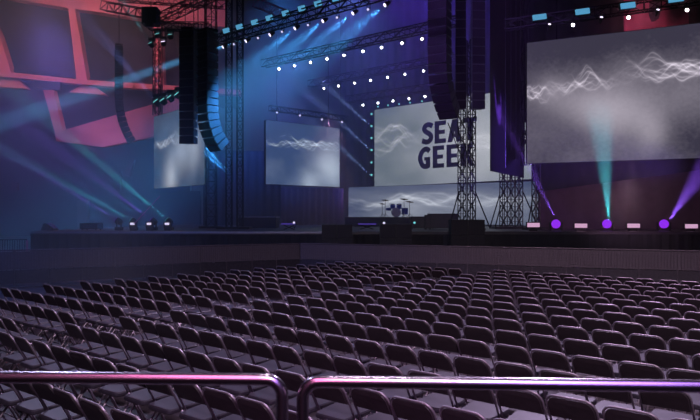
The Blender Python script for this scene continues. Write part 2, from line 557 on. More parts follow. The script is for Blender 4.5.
line_array('line_array', 'curved black speaker array hanging before the centre screen, its foot swung backwards', 441, 30.5, -60, 118, .92, .8, 20, -.6, .95, .66)
line_array('line_array', 'straight speaker array just beside the curved one, above the lattice tower', 460, 32.6, -50, 110, .5, .6, 18, -.05)
line_array('line_array', 'straight speaker array beside the dark hanging scrim, ending above the lettering', 477, 32.4, -50, 110, .62, .6, 18, .1)
line_array('line_array', 'black speaker array in front of the narrow grey screen', 189.5, 32.5, 32, 144.5, .74, .7, 14, -.2)
line_array('line_array', 'curved blue lit speaker array beside the narrow grey screen, hooked at its foot', 208, 33.5, 33, 150, .95, .75, 16, -.75, .8, .6)
line_array('line_array', 'thin far off speaker array hanging before the rose concrete, bent at its foot', 119, 52, 46, 144, .45, .6, 18, -1.2, .6, .5, M['black'])

# thin steadying cables
for k, (a, b, lb) in enumerate((((448, 123, 30.6), (461, 156, 34.5), 'thin black cable from the curved array foot to the lattice tower'),
                                ((205, 148, 35), (230, 173, 35.5), 'upper thin pale cable slanting down from the hooked array'),
                                ((203, 152, 35), (227, 174, 35.2), 'lower thin pale cable slanting down from the hooked array'))):
    tag(MB().tube([P(*a), P(*b)], .025, 5).build('cable', M['steel'] if k == 0 else M['steel_grey']), lb, 'cable')

# dark hanging scrim and its chains
pa, pb, pc, pd = P(490, 171, 32), P(523.5, 178, 37), P(523.5, -60, 37), P(490, -60, 32)
tag(MB().slab([pa, pb, pc, pd], (.06, .12, 0)).build('hanging_scrim', M['cab']), 'tall dark hanging scrim washed violet, between centre screen and right screen', 'scrim')
for px, y1, lb in ((505.5, 168, 'leftmost pale chain down the dark hanging scrim'), (511, 150, 'second pale chain down the dark hanging scrim'),
                   (516, 160, 'third pale chain down the dark hanging scrim'), (520.5, 152, 'rightmost pale chain down the dark hanging scrim')):
    Yc = 32 + (px - 490) / 33.5 * 5 - .7
    tag(MB().tube([P(px, y1, Yc), P(px, -60, Yc)], .016, 5).build('hoist_chain', M['edge']), lb, 'chain')


# ------------------------------------------------------------------ lattice towers
def tower(label, masts, Y, ytop, braces, m=None, w=.3, bay=.42):
    base = Vector((xy(sum(masts) / len(masts), Y).x, Y, DECK))
    root = thing('truss_tower', label, 'tower', base, 'lattice towers')
    for px in masts:
        a = xy(px, Y)
        a.z = DECK
        b = P(px, ytop, Y)
        MB().truss(a, b, w, bay, .032, up=(.94, .34, 0)).build('mast', m or M['steel'], root)
    bp = MB()
    x0, x1 = xy(min(masts), Y).x, xy(max(masts), Y).x
    bp.box(((x0 + x1) / 2, Y, DECK + .06), (x1 - x0 + 1.2, 1.2, .12))
    bp.build('base', M['steel'], root)
    for (xa, ya, xb) in braces:
        q = xy(xb, Y)
        q.z = DECK + .1
        MB().tube([P(xa, ya, Y), q + Vector((0, -.3, 0))], .035, 5).build('brace', m or M['steel'], root)
    return root


tower('black lattice tower standing in front of the lettered screen', (462, 471.5), 34.5, 40, ((459, 191, 448), (475, 191, 489)))
tower('cluster of black lattice masts under the dark hanging scrim', (503.5, 511, 519), 38.5, 60, ((500, 194, 489), (501, 205, 494), (523, 192, 537)))
tower('slim black lattice mast at the edge of the big right screen', (536,), 35.6, 60, ((533, 196, 526),))
tower('blue lit lattice tower between the hooked speaker array and the navy curtain', (229, 240), 38, -40, (), M['steel'], .32, .5)
tower('dark lattice tower behind the hooked speaker array', (211,), 40, -40, (), M['steel'], .6, .7)
o = MB().truss(P(213, 119, 38.5), P(213, 76, 38.5), .36, .34, .05, up=(.94, .34, 0)).build('hanging_lattice', M['steel_pink'])  # pink light on the lattice is carried by its colour
tag(o, 'short pink lit lattice strip beside the hooked speaker array', 'truss')
o = MB().truss(P(525.3, 165, 33.6), P(525.3, -30, 33.6), .3, 1.4, .03, up=(.94, .34, 0)).build('hanging_ladder_truss', M['steel'])
tag(o, 'narrow ladder truss along the edge of the big right screen', 'truss')


# ------------------------------------------------------------------ overhead trusses and lamps
def girder(label, a, b, w=.45, bay=.7, m=None, r=.035):
    o = MB().truss(a, b, w, bay, r).build('hanging_truss', m or M['steel'])
    return tag(o, label, 'truss', 'overhead trusses')


def lamp_line(p0, p1, ks):
    return [p0.lerp(p1, k) for k in ks]


def screen_to_line(px, A, B):
    """point of the world segment A-B seen in image column px"""
    k = (px - CX) / F
    t = (k * A.y - A.x) / ((B.x - A.x) - k * (B.y - A.y))
    return A.lerp(B, t)


# front truss with the blue panels, far end at the left
FA, FB = P(215, 41, 36.), P(345, 3.5, 28.9)
u_dir = (FB - FA).normalized()
girder('front lighting truss carrying the row of small blue panels', FA - u_dir * 2.5, FB + u_dir * 4)
for i, px in enumerate((215, 228, 241, 256, 270.5, 286.5, 302.5, 318.5, 336, 353.5)):
    c = screen_to_line(px, P(215, 37, 36.), P(336, 2, 29.6)) - Vector((0, .5, 0))
    r = thing('hanging_panel_light', 'small blue panel lamp on the front truss, %s from the hooked speaker array' % nth(i), 'lamp', c, 'blue panel lamps on the front truss')
    rot = Matrix.Rotation(-.28, 3, 'Y')
    MB().box(c, (.34, .1, .22), rot).build('lens', M['blue_lens'], r)
    MB().box(c + Vector((0, .09, 0)), (.4, .12, .28), rot).build('housing', M['black'], r)
    MB().box(c + Vector((0, .25, 0)), (.06, .3, .06)).build('clamp', M['steel'], r)


def par(label, c, aim, lens, rad, group, hang=.35, cat='lamp'):
    """can lamp with yoke, hung from above"""
    c = Vector(c)
    aim = Vector(aim).normalized()
    r = thing('spotlight', label, cat, c, group)
    MB().lathe(c, -aim, [(0, rad * 1.12), (.02, rad * 1.15), (.12, rad * 1.1), (.26, rad * .75), (.3, rad * .4)]).build('housing', M['black'], r, True)
    MB().lathe(c + aim * .012, aim, [(0, rad), (.015, rad * .9), (.025, rad * .4)]).build('lens', lens, r, True)
    s = aim.orthogonal().normalized() if abs(aim.z) > .95 else aim.cross(Vector((0, 0, 1))).normalized()
    b = c - aim * .12
    MB().tube([b + s * rad * 1.25, b + s * rad * 1.25 + Vector((0, 0, hang * .7)), b - s * rad * 1.25 + Vector((0, 0, hang * .7)), b - s * rad * 1.25], .018, 4).build('yoke', M['steel'], r)
    MB().tube([b + Vector((0, 0, hang * .7)), b + Vector((0, 0, hang))], .03, 5).build('clamp', M['steel'], r)
    return r


FRONT = []
LA, LB = P(223, 47, 36.), P(385, 5, 28.8)
big = (223, 246, 270, 295, 323, 353, 385)
small = (234, 258, 282, 308, 337, 368)
for i, px in enumerate(sorted(big + small)):
    c = screen_to_line(px, LA, LB)
    isb = px in big
    aim = Vector((-.75, -.35, -.56)) if isb else Vector((-.2, -.8, -.4))
    par('%s lamp under the front truss, %s from the hooked speaker array' % ('bright beam' if isb else 'small dim', nth(i)), c, aim,
        M['small_lens'] if isb else M['lilac_lens'], .09 if isb else .055, 'lamps under the front truss')
    if isb: FRONT.append(c)

ROWS = []
for (pa_, pb_, zh, xs, lb) in (((279, 69), (422, 39), 9.48, (279, 294.5, 310.5, 327, 344, 363, 381.5, 402, 422), 'top row'),
                               ((324, 88.5), (423.5, 71), 9.48, (324, 338.5, 354.5, 370.5, 387.5, 405, 423.5), 'middle row'),
                               ((363, 105), (425, 96.5), 8.0, (363, 378, 393, 409, 425), 'lowest row')):
    A, B = P(*pa_, F * zh / (HY - pa_[1])), P(*pb_, F * zh / (HY - pb_[1]))
    up = Vector((0, 0, .55))
    dd = (B - A).normalized()
    girder('dark stage truss holding the %s of white lamps' % lb.split(',')[0], A + up - dd * 1.5, B + up + dd * 2.5)
    for i, px in enumerate(xs):
        c = screen_to_line(px, A, B)
        par('bright white lamp over the stage, %s from the left in the %s' % (nth(i), lb), c, (-.25, -.9, -.3), M['white_lens'], .07, 'white lamps over the stage')
        ROWS.append(c)

# dim dots over the left screen and down its side
for i, (x, y) in enumerate(((277, 112.5), (300, 115.5), (322, 119.5), (342, 122))):
    par('tiny dim lamp above the bluish screen, %s from its outer corner' % nth(i), P(x, y, 45.5 + i), (-.1, -.95, -.2), M['lilac_lens'], .07, 'tiny lamps above the bluish screen')
girder('dark truss above the bluish screen', P(270, 108, 46.5), P(347, 119, 50.5), .35)
o = MB().truss(P(371.5, 186, 52), P(371.5, 104, 52), .3, .5, .025).build('hanging_lamp_ladder', M['steel'])
tag(o, 'slim upright truss along the left edge of the centre screen', 'truss')
for i, y in enumerate((114, 126, 138, 150, 162.5, 175)):
    par('tiny teal lamp on the slim truss left of centre screen, %s from top' % nth(i), P(371.5, y, 51.7), (-.3, -.95, 0), M['teal_lens'], .085, 'teal lamps beside the centre screen', .2)
for i, x in enumerate((378, 388, 399, 410, 422)):
    par('tiny grey lamp on the top edge of the centre screen, %s from its left' % nth(i), P(x, 106.5 - (x - 378) * .12, 51), (-.2, -.95, 0), M['teal_lens'], .06, 'tiny lamps on the centre screen edge', .2)

# right hand truss with blue panels and up-lights
GA, GB = P(530, 22, 33.), P(745, -8, 28.6)
gd = (GB - GA).normalized()
girder('overhead truss carrying blue panels above the big right screen', GA - gd * 1.2, GB + gd)
for i, (px, py) in enumerate(((539.5, 17), (582.5, 11.5), (628, 5.5), (676, -1))):
    c = P(px, py, 32.8 - (px - 530) * .0205 - .5)
    r = thing('hanging_panel_light', 'long blue panel lamp above the big right screen, %s from its inner corner' % nth(i), 'lamp', c, 'blue panel lamps above the right screen')
    rot = Matrix.Rotation(-.13, 3, 'Y')
    MB().box(c, (.64, .1, .24), rot).build('lens', M['blue_lens'], r)
    MB().box(c + Vector((0, .1, 0)), (.7, .12, .3), rot).build('housing', M['black'], r)
    MB().box(c + Vector((0, .25, 0)), (.06, .3, .06)).build('clamp', M['steel'], r)
UPR, WHR = [], []
for i, (px, py) in enumerate(((549.5, 24.5), (601.5, 17.5), (658, 10))):
    c = P(px, py, 32 - (px - 530) * .02)
    par('small teal beam lamp under the right truss, %s from the screen corner' % nth(i), c, (0, -.5, .6), M['small_lens'], .07, 'teal beam lamps under the right truss', .3)
    UPR.append(c)
for i, (px, py) in enumerate(((573, 25), (628.5, 17.5), (687, 10))):
    c = P(px, py, 31.8 - (px - 530) * .02)
    par('bright white lamp just above the right screen, %s from its inner corner' % nth(i), c, (-.3, -.85, -.3), M['white_lens'], .07, 'white lamps above the right screen', .3)
    WHR.append(c)
# black hood in front of the magenta cloth
c = P(656.5, 10, 33)
r = thing('hanging_speaker', 'black hooded box hanging before the magenta cloth', 'loudspeaker', c)
MB().slab([P(653, 0, 33), P(660, 0, 33), P(660.5, 12, 33), P(658.5, 19, 33), P(655, 19.5, 33), P(652.5, 13, 33)], (0, .4, 0)).build('body', M['black'], r)
MB().tube([P(656.5, 1, 33.2), P(656.5, -30, 33.2)], .02, 5).build('chain', M['steel'], r)

# upper left rig against the rose concrete
girder('short dark truss end hanging high against the rose concrete', P(104, 6, 40), P(147, 14, 38.5), .5, .6)
girder('dark sloping truss rising to the top of the frame beside the hooked array', P(157, 21, 39), P(222, -10, 35), .5, .6)
girder('dark level truss above the black speaker array', P(150, 26, 40.2), P(210, 27, 39.6), .45, .6)
girder('upper dark truss crossing the rose concrete at the frame top', P(120, -3, 42), P(226, 4, 40), .5, .7)
girder('upright lattice hanging between rose concrete and lamps', P(157, 30, 39), P(157, 115, 39), .35, .5)
girder('short red lit truss beside the front truss', P(257, 3, 40), P(286, 15, 38), .5, .45, M['steel_pink'])  # red light on this truss is carried by its colour
c = P(151, 17, 38.6)
r = thing('hanging_hoist', 'black hoist box hanging at the end of the short high truss', 'hoist', c)
mb = MB().box(c, (.85, .8, .95))
mb.build('body', M['black'], r)
MB().tube([c, c + Vector((0, 0, 8))], .03, 5).build('chain', M['steel'], r)
MB().box(c + Vector((0, -.3, -.55)), (.4, .3, .2)).build('hook_block', M['steel'], r)


def moving_head(label, c, aim, lens, s, group, hang=True):
    """base, yoke arms and swivelling head"""
    c = Vector(c)
    aim = Vector(aim).normalized()
    r = thing('moving_head_spotlight', label, 'lamp', c, group)
    up = 1 if hang else -1
    MB().box(c + Vector((0, 0, up * .36 * s)), (.34 * s, .3 * s, .16 * s)).build('base', M['black'], r)
    side = Vector((0, 0, 1)).cross(aim)
    side = side.normalized() if side.length > .1 else Vector((1, 0, 0))
    for k in (-1, 1):
        MB().bar(c + side * k * .2 * s + Vector((0, 0, up * .3 * s)), c + side * k * .2 * s - Vector((0, 0, up * .06 * s)), .045 * s).build('yoke_arm', M['black'], r)
    MB().lathe(c - aim * .16 * s, aim, [(0, .09 * s), (.04 * s, .14 * s), (.2 * s, .16 * s), (.3 * s, .17 * s)]).build('head', M['black'], r, True)
    MB().lathe(c + aim * .141 * s, aim, [(0, .165 * s), (.02 * s, .15 * s), (.035 * s, .06 * s)]).build('lens', lens, r, True)
    return r


UL, LL, FL, FR = [], [], [], []
for i, (x, y, tx, ty) in enumerate(((151.5, 45, 133, 15), (158, 36, 147, 5), (163.5, 44, 155, 8), (170.5, 37, 162, -6))):
    c = P(x, y, 38.6)
    aim = P(tx, ty, 38.) - c
    moving_head('small moving head lamp in the high cluster under the hoist box, %s from the left' % nth(i), c, aim, M['teal_lens'] if i != 2 else M['small_lens'], .9, 'high cluster of moving heads')
    UL.append((c, aim))
for i, (x, y) in enumerate(((157.5, 103), (164, 102), (171, 99), (178.5, 96))):
    c = P(x, y, 38.6)
    aim = P(x - 22, y - 26, 38.) - c
    moving_head('moving head lamp hanging above the narrow grey screen, %s from the left' % nth(i), c, aim, M['teal_lens'], 1.1, 'lower cluster of moving heads')
    LL.append((c, aim))
girder('thin truss holding the lamps above the narrow grey screen', P(154, 99, 38.8), P(182, 90, 38.8), .2, .4)

# floor lights, left: three lit ones and their beam heads
for i, x in enumerate((132.5, 149, 167)):
    c = P(x, 223.8, 33.6)
    r = thing('floor_light', 'white floor lamp near the left stage edge, %s from the stage corner' % nth(i), 'lamp', c, 'white floor lamps at the left')
    MB().box(c, (.2, .1, .11)).build('lens', M['white_lens'] if 0 else M['lilac_lens'], r)
    MB().box(c + Vector((0, .12, -.05)), (.36, .16, .3)).build('housing', M['black'], r)
    z0 = DECK
    MB().box((c.x, c.y + .12, (z0 + c.z - .2) / 2), (.3, .2, max(.05, c.z - .2 - z0))).build('foot', M['steel'], r)
for i, (x, tx, ty, kind) in enumerate(((119, 20, 160, 'v'), (134, 0, 148, 't'), (154, 70, 160, 'v'), (169.5, 84, 150, 'T'))):
    c = Vector((xy(x, 34.2).x, 34.2, DECK + .45))
    aim = P(tx, ty, 35.5) - c
    moving_head('dark beam lamp on the deck behind the white floor lamps, %s from the stage corner' % nth(i), c, aim, M['violet_lens'] if kind == 'v' else M['teal_lens'], 1., 'beam lamps on the left deck', False)
    FL.append((c, aim, kind))
# floor lights, right
for i, (x, tx, ty, kind) in enumerate(((556, 536, 183, 'v'), (607, 598, 120, 't'), (664, 702, 166, 'v'))):
    c = P(x, 224, 33.4)
    aim = (P(tx, ty, 33.4 if i == 0 else 28.) - c)
    lens_dir = Vector((aim.x * .06 - c.x * .15, -5, aim.z * .06))
    r = moving_head('violet glowing moving head on the right deck edge, %s beam' % ('inward leaning violet', 'upright teal', 'outward leaning violet')[i], c, lens_dir, M['violet_lens'], 1.35, 'violet moving heads on the right deck', False)
    FR.append((c, aim, kind))
for i, (x, y) in enumerate(((533.5, 225), (581, 225.7), (633.7, 225.7), (691.5, 226.2))):
    c = P(x, y, 32.8)
    r = thing('light_bar', 'pink light bar on the right deck edge, %s from the lattice masts' % nth(i), 'lamp', c, 'pink light bars on the right deck edge')
    MB().box(c, (.58, .08, .2)).build('lens', M['pink_lens'], r)
    MB().box(c + Vector((0, .1, 0)), (.66, .12, .28)).build('housing', M['black'], r)
    zb = (c.z - .14 + DECK) / 2
    MB().box((c.x, c.y + .1, zb), (.4, .12, max(.03, c.z - .14 - DECK))).build('foot', M['steel'], r)

# ------------------------------------------------------------------ things on and before the stage
# rod leaning from the first floor lamp
tag(MB().tube([P(134, 224, 33.2), P(160, 196, 33.6)], .03, 6).build('leaning_pole', M['steel_pink']), 'thin rose pole rising aslant from the first white floor lamp', 'pole')


def case(label, x0, x1, y0, Y, depth, name='flight_case', cat='case', m=None, h=None):
    a, b = P(x0, y0, Y), P(x1, y0, Y)
    z0 = DECK
    z1 = a.z
    c = Vector(((a.x + b.x) / 2, Y + depth / 2, z0))
    r = thing(name, label, cat, c)
    w = b.x - a.x
    MB().box((c.x, c.y, (z0 + z1) / 2 + .03), (w, depth, z1 - z0 - .06)).build('body', m or M['case'], r)
    ed = MB()
    for sx in (-1, 1):
        for sy in (-1, 1):
            ed.box((c.x + sx * (w / 2 - .01), c.y + sy * (depth / 2 - .01), (z0 + z1) / 2 + .03), (.04, .04, z1 - z0 - .05))
    for sy in (-1, 1):
        ed.box((c.x, c.y + sy * (depth / 2 - .01), z1 - .02), (w + .02, .04, .04))
        ed.box((c.x, c.y + sy * (depth / 2 - .01), z0 + .08), (w + .02, .04, .04))
    ed.build('edging', M['steel'], r)
    for sx in (-1, 1):
        for sy in (-1, 1):
            MB().tube([(c.x + sx * w * .4 - .03, c.y + sy * depth * .4, z0 + .03), (c.x + sx * w * .4 + .03, c.y + sy * depth * .4, z0 + .03)], .03, 8).build('wheel', M['black'], r)
    return r


case('tall black flight case on the stage beside the lattice tower', 430, 458, 213.5, 36.5, 1.2)
case('low black case on the stage behind the drums, next to the tall case', 411, 428, 216.5, 37.5, .9)
case('small upright black case against the tall case', 425.5, 430.8, 215, 36.2, .5)
case('dark blue case at the outer end of the stage', 80, 97, 223.3, 34.5, .8, m=M['navy'])
# wedge monitor
a = Vector((xy(46.5, 34).x, 34, DECK))
r = thing('monitor_wedge', 'small wedge monitor catching teal light near the stage corner', 'loudspeaker', a)
pr = [(-.3, 0), (.34, 0), (.34, .08), (-.02, .36), (-.16, .36)]
MB().slab([(a.x + x, a.y, DECK + z) for x, z in pr], (0, .6, 0)).build('body', M['cab'], r)
MB().slab([(a.x + .335, a.y + .04, DECK + .1), (a.x, a.y + .04, DECK + .365), (a.x + .012, a.y + .04, DECK + .378), (a.x + .35, a.y + .04, DECK + .11)], (0, .52, 0)).build('grille', M['drum'], r)  # blue drum colour stands in for teal light on the wedge
# low riser with a pale top edge
a, b = P(239, 216.8, 40), P(276, 216.8, 40)
r = thing('stage_riser', 'low dark riser with a pale top edge before the navy curtain', 'riser', ((a.x + b.x) / 2, 41, DECK))
MB().box(((a.x + b.x) / 2, 41, (DECK + a.z) / 2), (b.x - a.x, 2, a.z - DECK - .02)).build('body', M['navy'], r)
MB().box(((a.x + b.x) / 2, 41, a.z - .02), (b.x - a.x + .06, 2.06, .05)).build('top', M['edge'], r)
# centre riser under the drums
a, b = P(345, 217, 46), P(426, 217, 46)
r = thing('stage_riser', 'wide violet lit riser under the drum kit', 'riser', ((a.x + b.x) / 2, 48, DECK))
MB().box(((a.x + b.x) / 2, 47.2, (DECK + a.z) / 2 - .02), (b.x - a.x, 2.4, a.z - DECK - .04)).build('body', M['navy'], r)
MB().box(((a.x + b.x) / 2, 47.2, a.z - .02), (b.x - a.x + .05, 2.45, .04)).build('top', M['deck'], r)
RZ = a.z


def keyboard(label, x0, x1, Y, h):
    a, b = xy(x0, Y), xy(x1, Y)
    w = b.x - a.x
    c = (a + b) / 2
    r = thing('keyboard', label, 'keyboard', (c.x, Y, DECK))
    MB().box((c.x, Y, DECK + h), (w, .4, .1)).build('body', M['case'], r)
    MB().box((c.x, Y - .21, DECK + h + .01), (w * .9, .02, .07)).build('key_strip', M['key_glow'], r)  # self-glowing strip imitates violet light falling on the keys
    for s in (-1, 1):
        MB().tube([(c.x + s * w * .35, Y, DECK + h - .05), (c.x - s * w * .35, Y, DECK)], .025, 5).build('stand_leg', M['steel'], r)
    return r


keyboard('low violet lit keyboard before the plum curtain', 281, 297, 36, .3)
keyboard('violet lit keyboard between the two front speaker stacks', 357, 377, 37, .28)
for i, (x, y, lb) in enumerate(((294, 222.6, 'tiny white lamp on the keyboard before the plum curtain'), (384, 223, 'tiny white lamp above the middle speaker stack'), (414.5, 222.7, 'tiny teal lamp beside the middle speaker stack'))):
    par(lb, P(x, y, 35.2), (-.1, -1, 0), M['teal_lens'] if i == 2 else M['lilac_lens'], .06, 'tiny lamps on the stage', -.3)


# drum kit
def drum_kit():
    Yd = 47
    o = Vector((xy(396, Yd).x, Yd, RZ))
    r = thing('drum_kit', 'blue lit drum kit on the riser before the low video wall', 'drum kit', o)

    def shell(name, c, ax, rad, dep):
        p = MB().lathe(o + Vector(c), ax, [(0, rad), (.02, rad * 1.03), (.04, rad), (dep - .04, rad), (dep - .02, rad * 1.03), (dep, rad)], 18).build(name, M['drum'], r, True)
        MB().lathe(o + Vector(c) - Vector(ax).normalized() * .012, ax, [(0, rad * .96), (.01, rad * .97)], 18).build('drum_head', M['skin'], p)
    shell('bass_drum', (0, -.4, .32), (0, 1, 0), .32, .5)
    shell('tom', (-.24, -.25, .86), (0, .3, -1), .17, .26)
    shell('tom', (.2, -.25, .86), (0, .3, -1), .18, .28)
    shell('floor_tom', (.62, .1, .62), (0, 0, -1), .23, .45)
    shell('snare_drum', (-.5, .1, .62), (0, .1, -1), .19, .16)
    for name, x, y, z, rr in (('cymbal', -.75, -.1, 1.15, .27), ('cymbal', .55, -.2, 1.22, .29), ('ride_cymbal', .95, .05, 1.05, .3), ('hi_hat', -.95, .1, .9, .2)):
        cpart = MB().lathe(o + Vector((x, y, z)), (.1, -.2, 1), [(0, rr), (.02, rr * .7), (.035, rr * .25), (.06, .05)], 18).build(name, M['brass'], r, True)
        MB().tube([o + Vector((x, y, 0)), o + Vector((x, y, z))], .018, 5).build('stand', M['steel'], cpart)
        for k in range(3):
            w = k * 2.1
            MB().tube([o + Vector((x, y, .25)), o + Vector((x + .22 * math.cos(w), y + .22 * math.sin(w), .01))], .014, 4).build('stand_leg', M['steel'], cpart)
    MB().lathe(o + Vector((0, .6, .45)), (0, 0, 1), [(0, .16), (.08, .18), (.1, .12)], 12).build('stool_seat', M['black'], r)
    MB().tube([o + Vector((0, .6, 0)), o + Vector((0, .6, .45))], .03, 6).build('stool_post', M['steel'], r)


drum_kit()


def sub_stack(label, x0, x1, ytop, Y, nx, nz):
    a, b = P(x0, ytop, Y), P(x1, ytop, Y)
    r = thing('speaker_stack', label, 'loudspeaker', ((a.x + b.x) / 2, Y + .5, 0))
    w, h = (b.x - a.x) / nx, a.z / nz
    for i in range(nx):
        for k in range(nz):
            c = Vector((a.x + w * (i + .5), Y + .45, h * (k + .5)))
            p = MB().box(c, (w - .02, .9, h - .02)).build('cabinet', M['black'], r)
            g = MB()
            g.box(c + Vector((0, -.46, 0)), (w * .9, .02, h * .88))
            for q in range(-2, 3): g.box(c + Vector((w * .17 * q, -.475, 0)), (.03, .012, h * .86))
            g.build('grille', M['grille'], p)


sub_stack('leftmost black speaker stack standing before the stage, under the plum curtain edge', 321.5, 352.5, 224.5, 30.2, 2, 3)
sub_stack('middle black speaker stack standing before the stage, under the drums', 380, 412, 224, 30.2, 2, 3)
sub_stack('tallest black speaker stack before the stage, at the foot of the lattice tower', 451, 485, 219.5, 30.2, 2, 3)

# ------------------------------------------------------------------ crowd barrier
BZ = 1.2
bend = Vector((xy(300, 27.8).x, 27.8, 0))
rt = Vector((xy(760, 21.2).x, 21.2, 0))
lf = Vector((xy(-60, 21.3).x, 21.3, 0))


def barrier(a, b, label):
    """one panel: perforated sheet, frame posts, top rail, tread step toward the audience"""
    t = (b - a).normalized()
    nrm = Vector((t.y, -t.x, 0))
    if nrm.y > 0: nrm = -nrm
    L = (b - a).length
    r = thing('crowd_barrier', label, 'barrier', (a + b) / 2, 'crowd barrier panels')
    z = Vector((0, 0, 1))
    sh = MB()
    p, q = a + t * .012, b - t * .012
    sh.slab([p + z * .56, q + z * .56, q + z * (BZ - .04), p + z * (BZ - .04)], -nrm * .012)
    for k in range(1, 12): sh.box((p + (q - p) * k / 12) + nrm * .008 + z * ((BZ + .52) / 2), (.02, .02, BZ - .62))
    for k in range(1, 5): sh.bar(p + nrm * .012 + z * (.56 + .12 * k), q + nrm * .012 + z * (.56 + .12 * k), .012)
    sh.build('mesh_panel', M['barrier'], r)
    MB().tube([a + z * BZ, b + z * BZ], .028, 6).build('top_rail', M['barrier'], r)
    for c in (p, q): MB().bar(c - nrm * .05, c - nrm * .05 + z * BZ, .03).build('post', M['barrier'], r)
    lo = MB().slab([p + z * .1, q + z * .1, q + z * .54, p + z * .54], -nrm * .015)
    lo.build('kick_panel', M['tread'], r)
    MB().slab([p + nrm * .75 + z * .0, q + nrm * .75, q, p], z * .05).build('tread_step', M['tread'], r)
    for c in (p + t * .2, q - t * .2): MB().bar(c - nrm * .9 + z * .04, c - nrm * .03 + z * .9, .025).build('strut', M['tread'], r)


nR, nL = 14, 12
for i in range(nR):
    a, b = bend.lerp(rt, i / nR), bend.lerp(rt, (i + 1) / nR)
    barrier(a, b, 'grey perforated crowd barrier before the stage, %s panel right of the bend' % nth(i))
for i in range(nL):
    a, b = bend.lerp(lf, i / nL), bend.lerp(lf, (i + 1) / nL)
    barrier(b, a, 'dusky crowd barrier before the stage, %s panel left of the bend' % nth(i))
# taller fence at the far left beyond the stage corner, and a pale post by the barrier
a, b = P(-40, 240, 30), P(27, 240, 30.5)
r = thing('tall_fence', 'tall dusky fence beyond the stage corner at the frame edge', 'fence', (a.x, 30, 0))
f = MB()
for k in range(28):
    p = a.lerp(b, k / 27)
    f.bar((p.x, p.y, .05), p, .014)
f.build('bars', M['tread'], r)
for z in (a.z, .1): MB().bar((a.x, a.y, z), (b.x, b.y, z), .03).build('rail', M['tread'], r)
for p in (a, b): MB().bar((p.x, p.y, 0), p, .05).build('post', M['steel_pink'], r)
p = P(218, 244, 27.); q = Vector((p.x, p.y - .9, 0))
r = thing('marker_post', 'thin pale upright post before the left barrier', 'post', q)
MB().tube([q + Vector((0, 0, .02)), q + Vector((0, 0, 1.12))], .045, 8).build('pole', M['edge'], r)
MB().lathe(q, (0, 0, 1), [(0, .2), (.03, .2), (.05, .06)], 12).build('base', M['black'], r)

# ------------------------------------------------------------------ folding chairs
UX = Vector((.756, -.6546, 0))
VX = Vector((.6546, .756, 0))
ROT = math.atan2(VX.y, VX.x) - math.pi / 2        # chair local +y faces the stage
W2 = .225


def back_y(z): return .19 - .53 * z               # the slanted main tube, y at height z


def chair_pieces():
    out = []
    rt_ = .0112
    arch = []
    zt, rc = .80, .09
    for s in (-1, 1):
        seq = []
        for k in range(6):
            w = k / 5 * math.pi / 2
            z = zt - rc + rc * math.sin(w)
            seq.append((s * (W2 - rc + rc * math.cos(w)), back_y(z), z))
        arch.append(seq)
    path = [(-W2, back_y(.44), .44)] + arch[0] + list(reversed(arch[1])) + [(W2, back_y(.44), .44)]
    out.append(('back_frame', MB().tube(path, rt_, 6), 'tube', True))
    # padded back, filling the arch
    bk = MB()
    prof = [(-W2 + .014, .59)] + [(x + (.012 if x < 0 else -.012), z - .012) for x, y, z in arch[0]] + [(x - .012, z - .012) for x, y, z in reversed(arch[1])] + [(W2 - .014, .59)]
    n = len(prof)
    lay = []
    for off, sh in ((-.021, .965), (-.012, 1.), (.012, 1.), (.021, .965)):
        cz = .68
        lay.append([Vector((x * sh, back_y(z) + off + .018 * (1 - (x / W2) ** 2), cz + (z - cz) * sh)) for x, z in prof])
    bk.add([p for l in lay for p in l], [tuple(range(n)), tuple(reversed(range(3 * n, 4 * n)))] +
           [(l * n + i, (l + 1) * n + i, (l + 1) * n + (i + 1) % n, l * n + (i + 1) % n) for l in range(3) for i in range(n)])
    out.append(('backrest', bk, 'pad', False))
    # seat pad, rounded corners
    sp = []
    y0, y1, wb, wf, rc = -.17, .235, .195, .215, .05
    for (cx, cy, a0) in ((wf - rc, y1 - rc, 0), (-wf + rc, y1 - rc, 90), (-wb + rc, y0 + rc, 180), (wb - rc, y0 + rc, 270)):
        for k in range(4):
            w = math.radians(a0 + 30 * k)
            sp.append((cx + rc * math.cos(w), cy + rc * math.sin(w)))
    n = len(sp)
    lay = []
    for z, sh in ((.415, .97), (.425, 1.), (.45, 1.), (.463, .95)):
        lay.append([(x * sh, .03 + (y - .03) * sh, z + (y - .03) * .06) for x, y in sp])
    se = MB().add([p for l in lay for p in l], [tuple(reversed(range(n))), tuple(range(3 * n, 4 * n))] +
                  [(l * n + i, l * n + (i + 1) % n, (l + 1) * n + (i + 1) % n, (l + 1) * n + i) for l in range(3) for i in range(n)])
    out.append(('seat', se, 'seatpad', False))
    for s in (-1, 1):
        out.append(('leg', MB().tube([(s * W2, back_y(.44), .44), (s * W2, back_y(.012), .012)], rt_, 6), 'tube', True))
    for s in (-1, 1):
        out.append(('leg', MB().tube([(s * .20, .06, .42), (s * .20, -.24, .012)], .011, 6), 'tube', True))
    cb = MB().tube([(-W2, back_y(.13), .13), (W2, back_y(.13), .13)], .009, 5)
    out.append(('crossbar', cb, 'tube', True))
    out.append(('crossbar', MB().tube([(-.2, -.16, .12), (.2, -.16, .12)], .009, 5), 'tube', True))
    return out


pieces = chair_pieces()
proto = thing('folding_chair', '', 'chair')
for nm, mb, mk, sm in pieces: mb.build(nm, M[mk], proto, sm)
proto_parts = list(proto.children)
# joined mesh for the far chairs
whole = MB()
order = ['pad', 'seatpad', 'tube']
for nm, mb, mk, sm in pieces:
    whole.slot = order.index(mk)
    whole.add(mb.v, mb.f)
far_proto = whole.build('folding_chair', [M[k] for k in order])

PITCH, SEAT = .9, .5
U_AISLE = -10.05


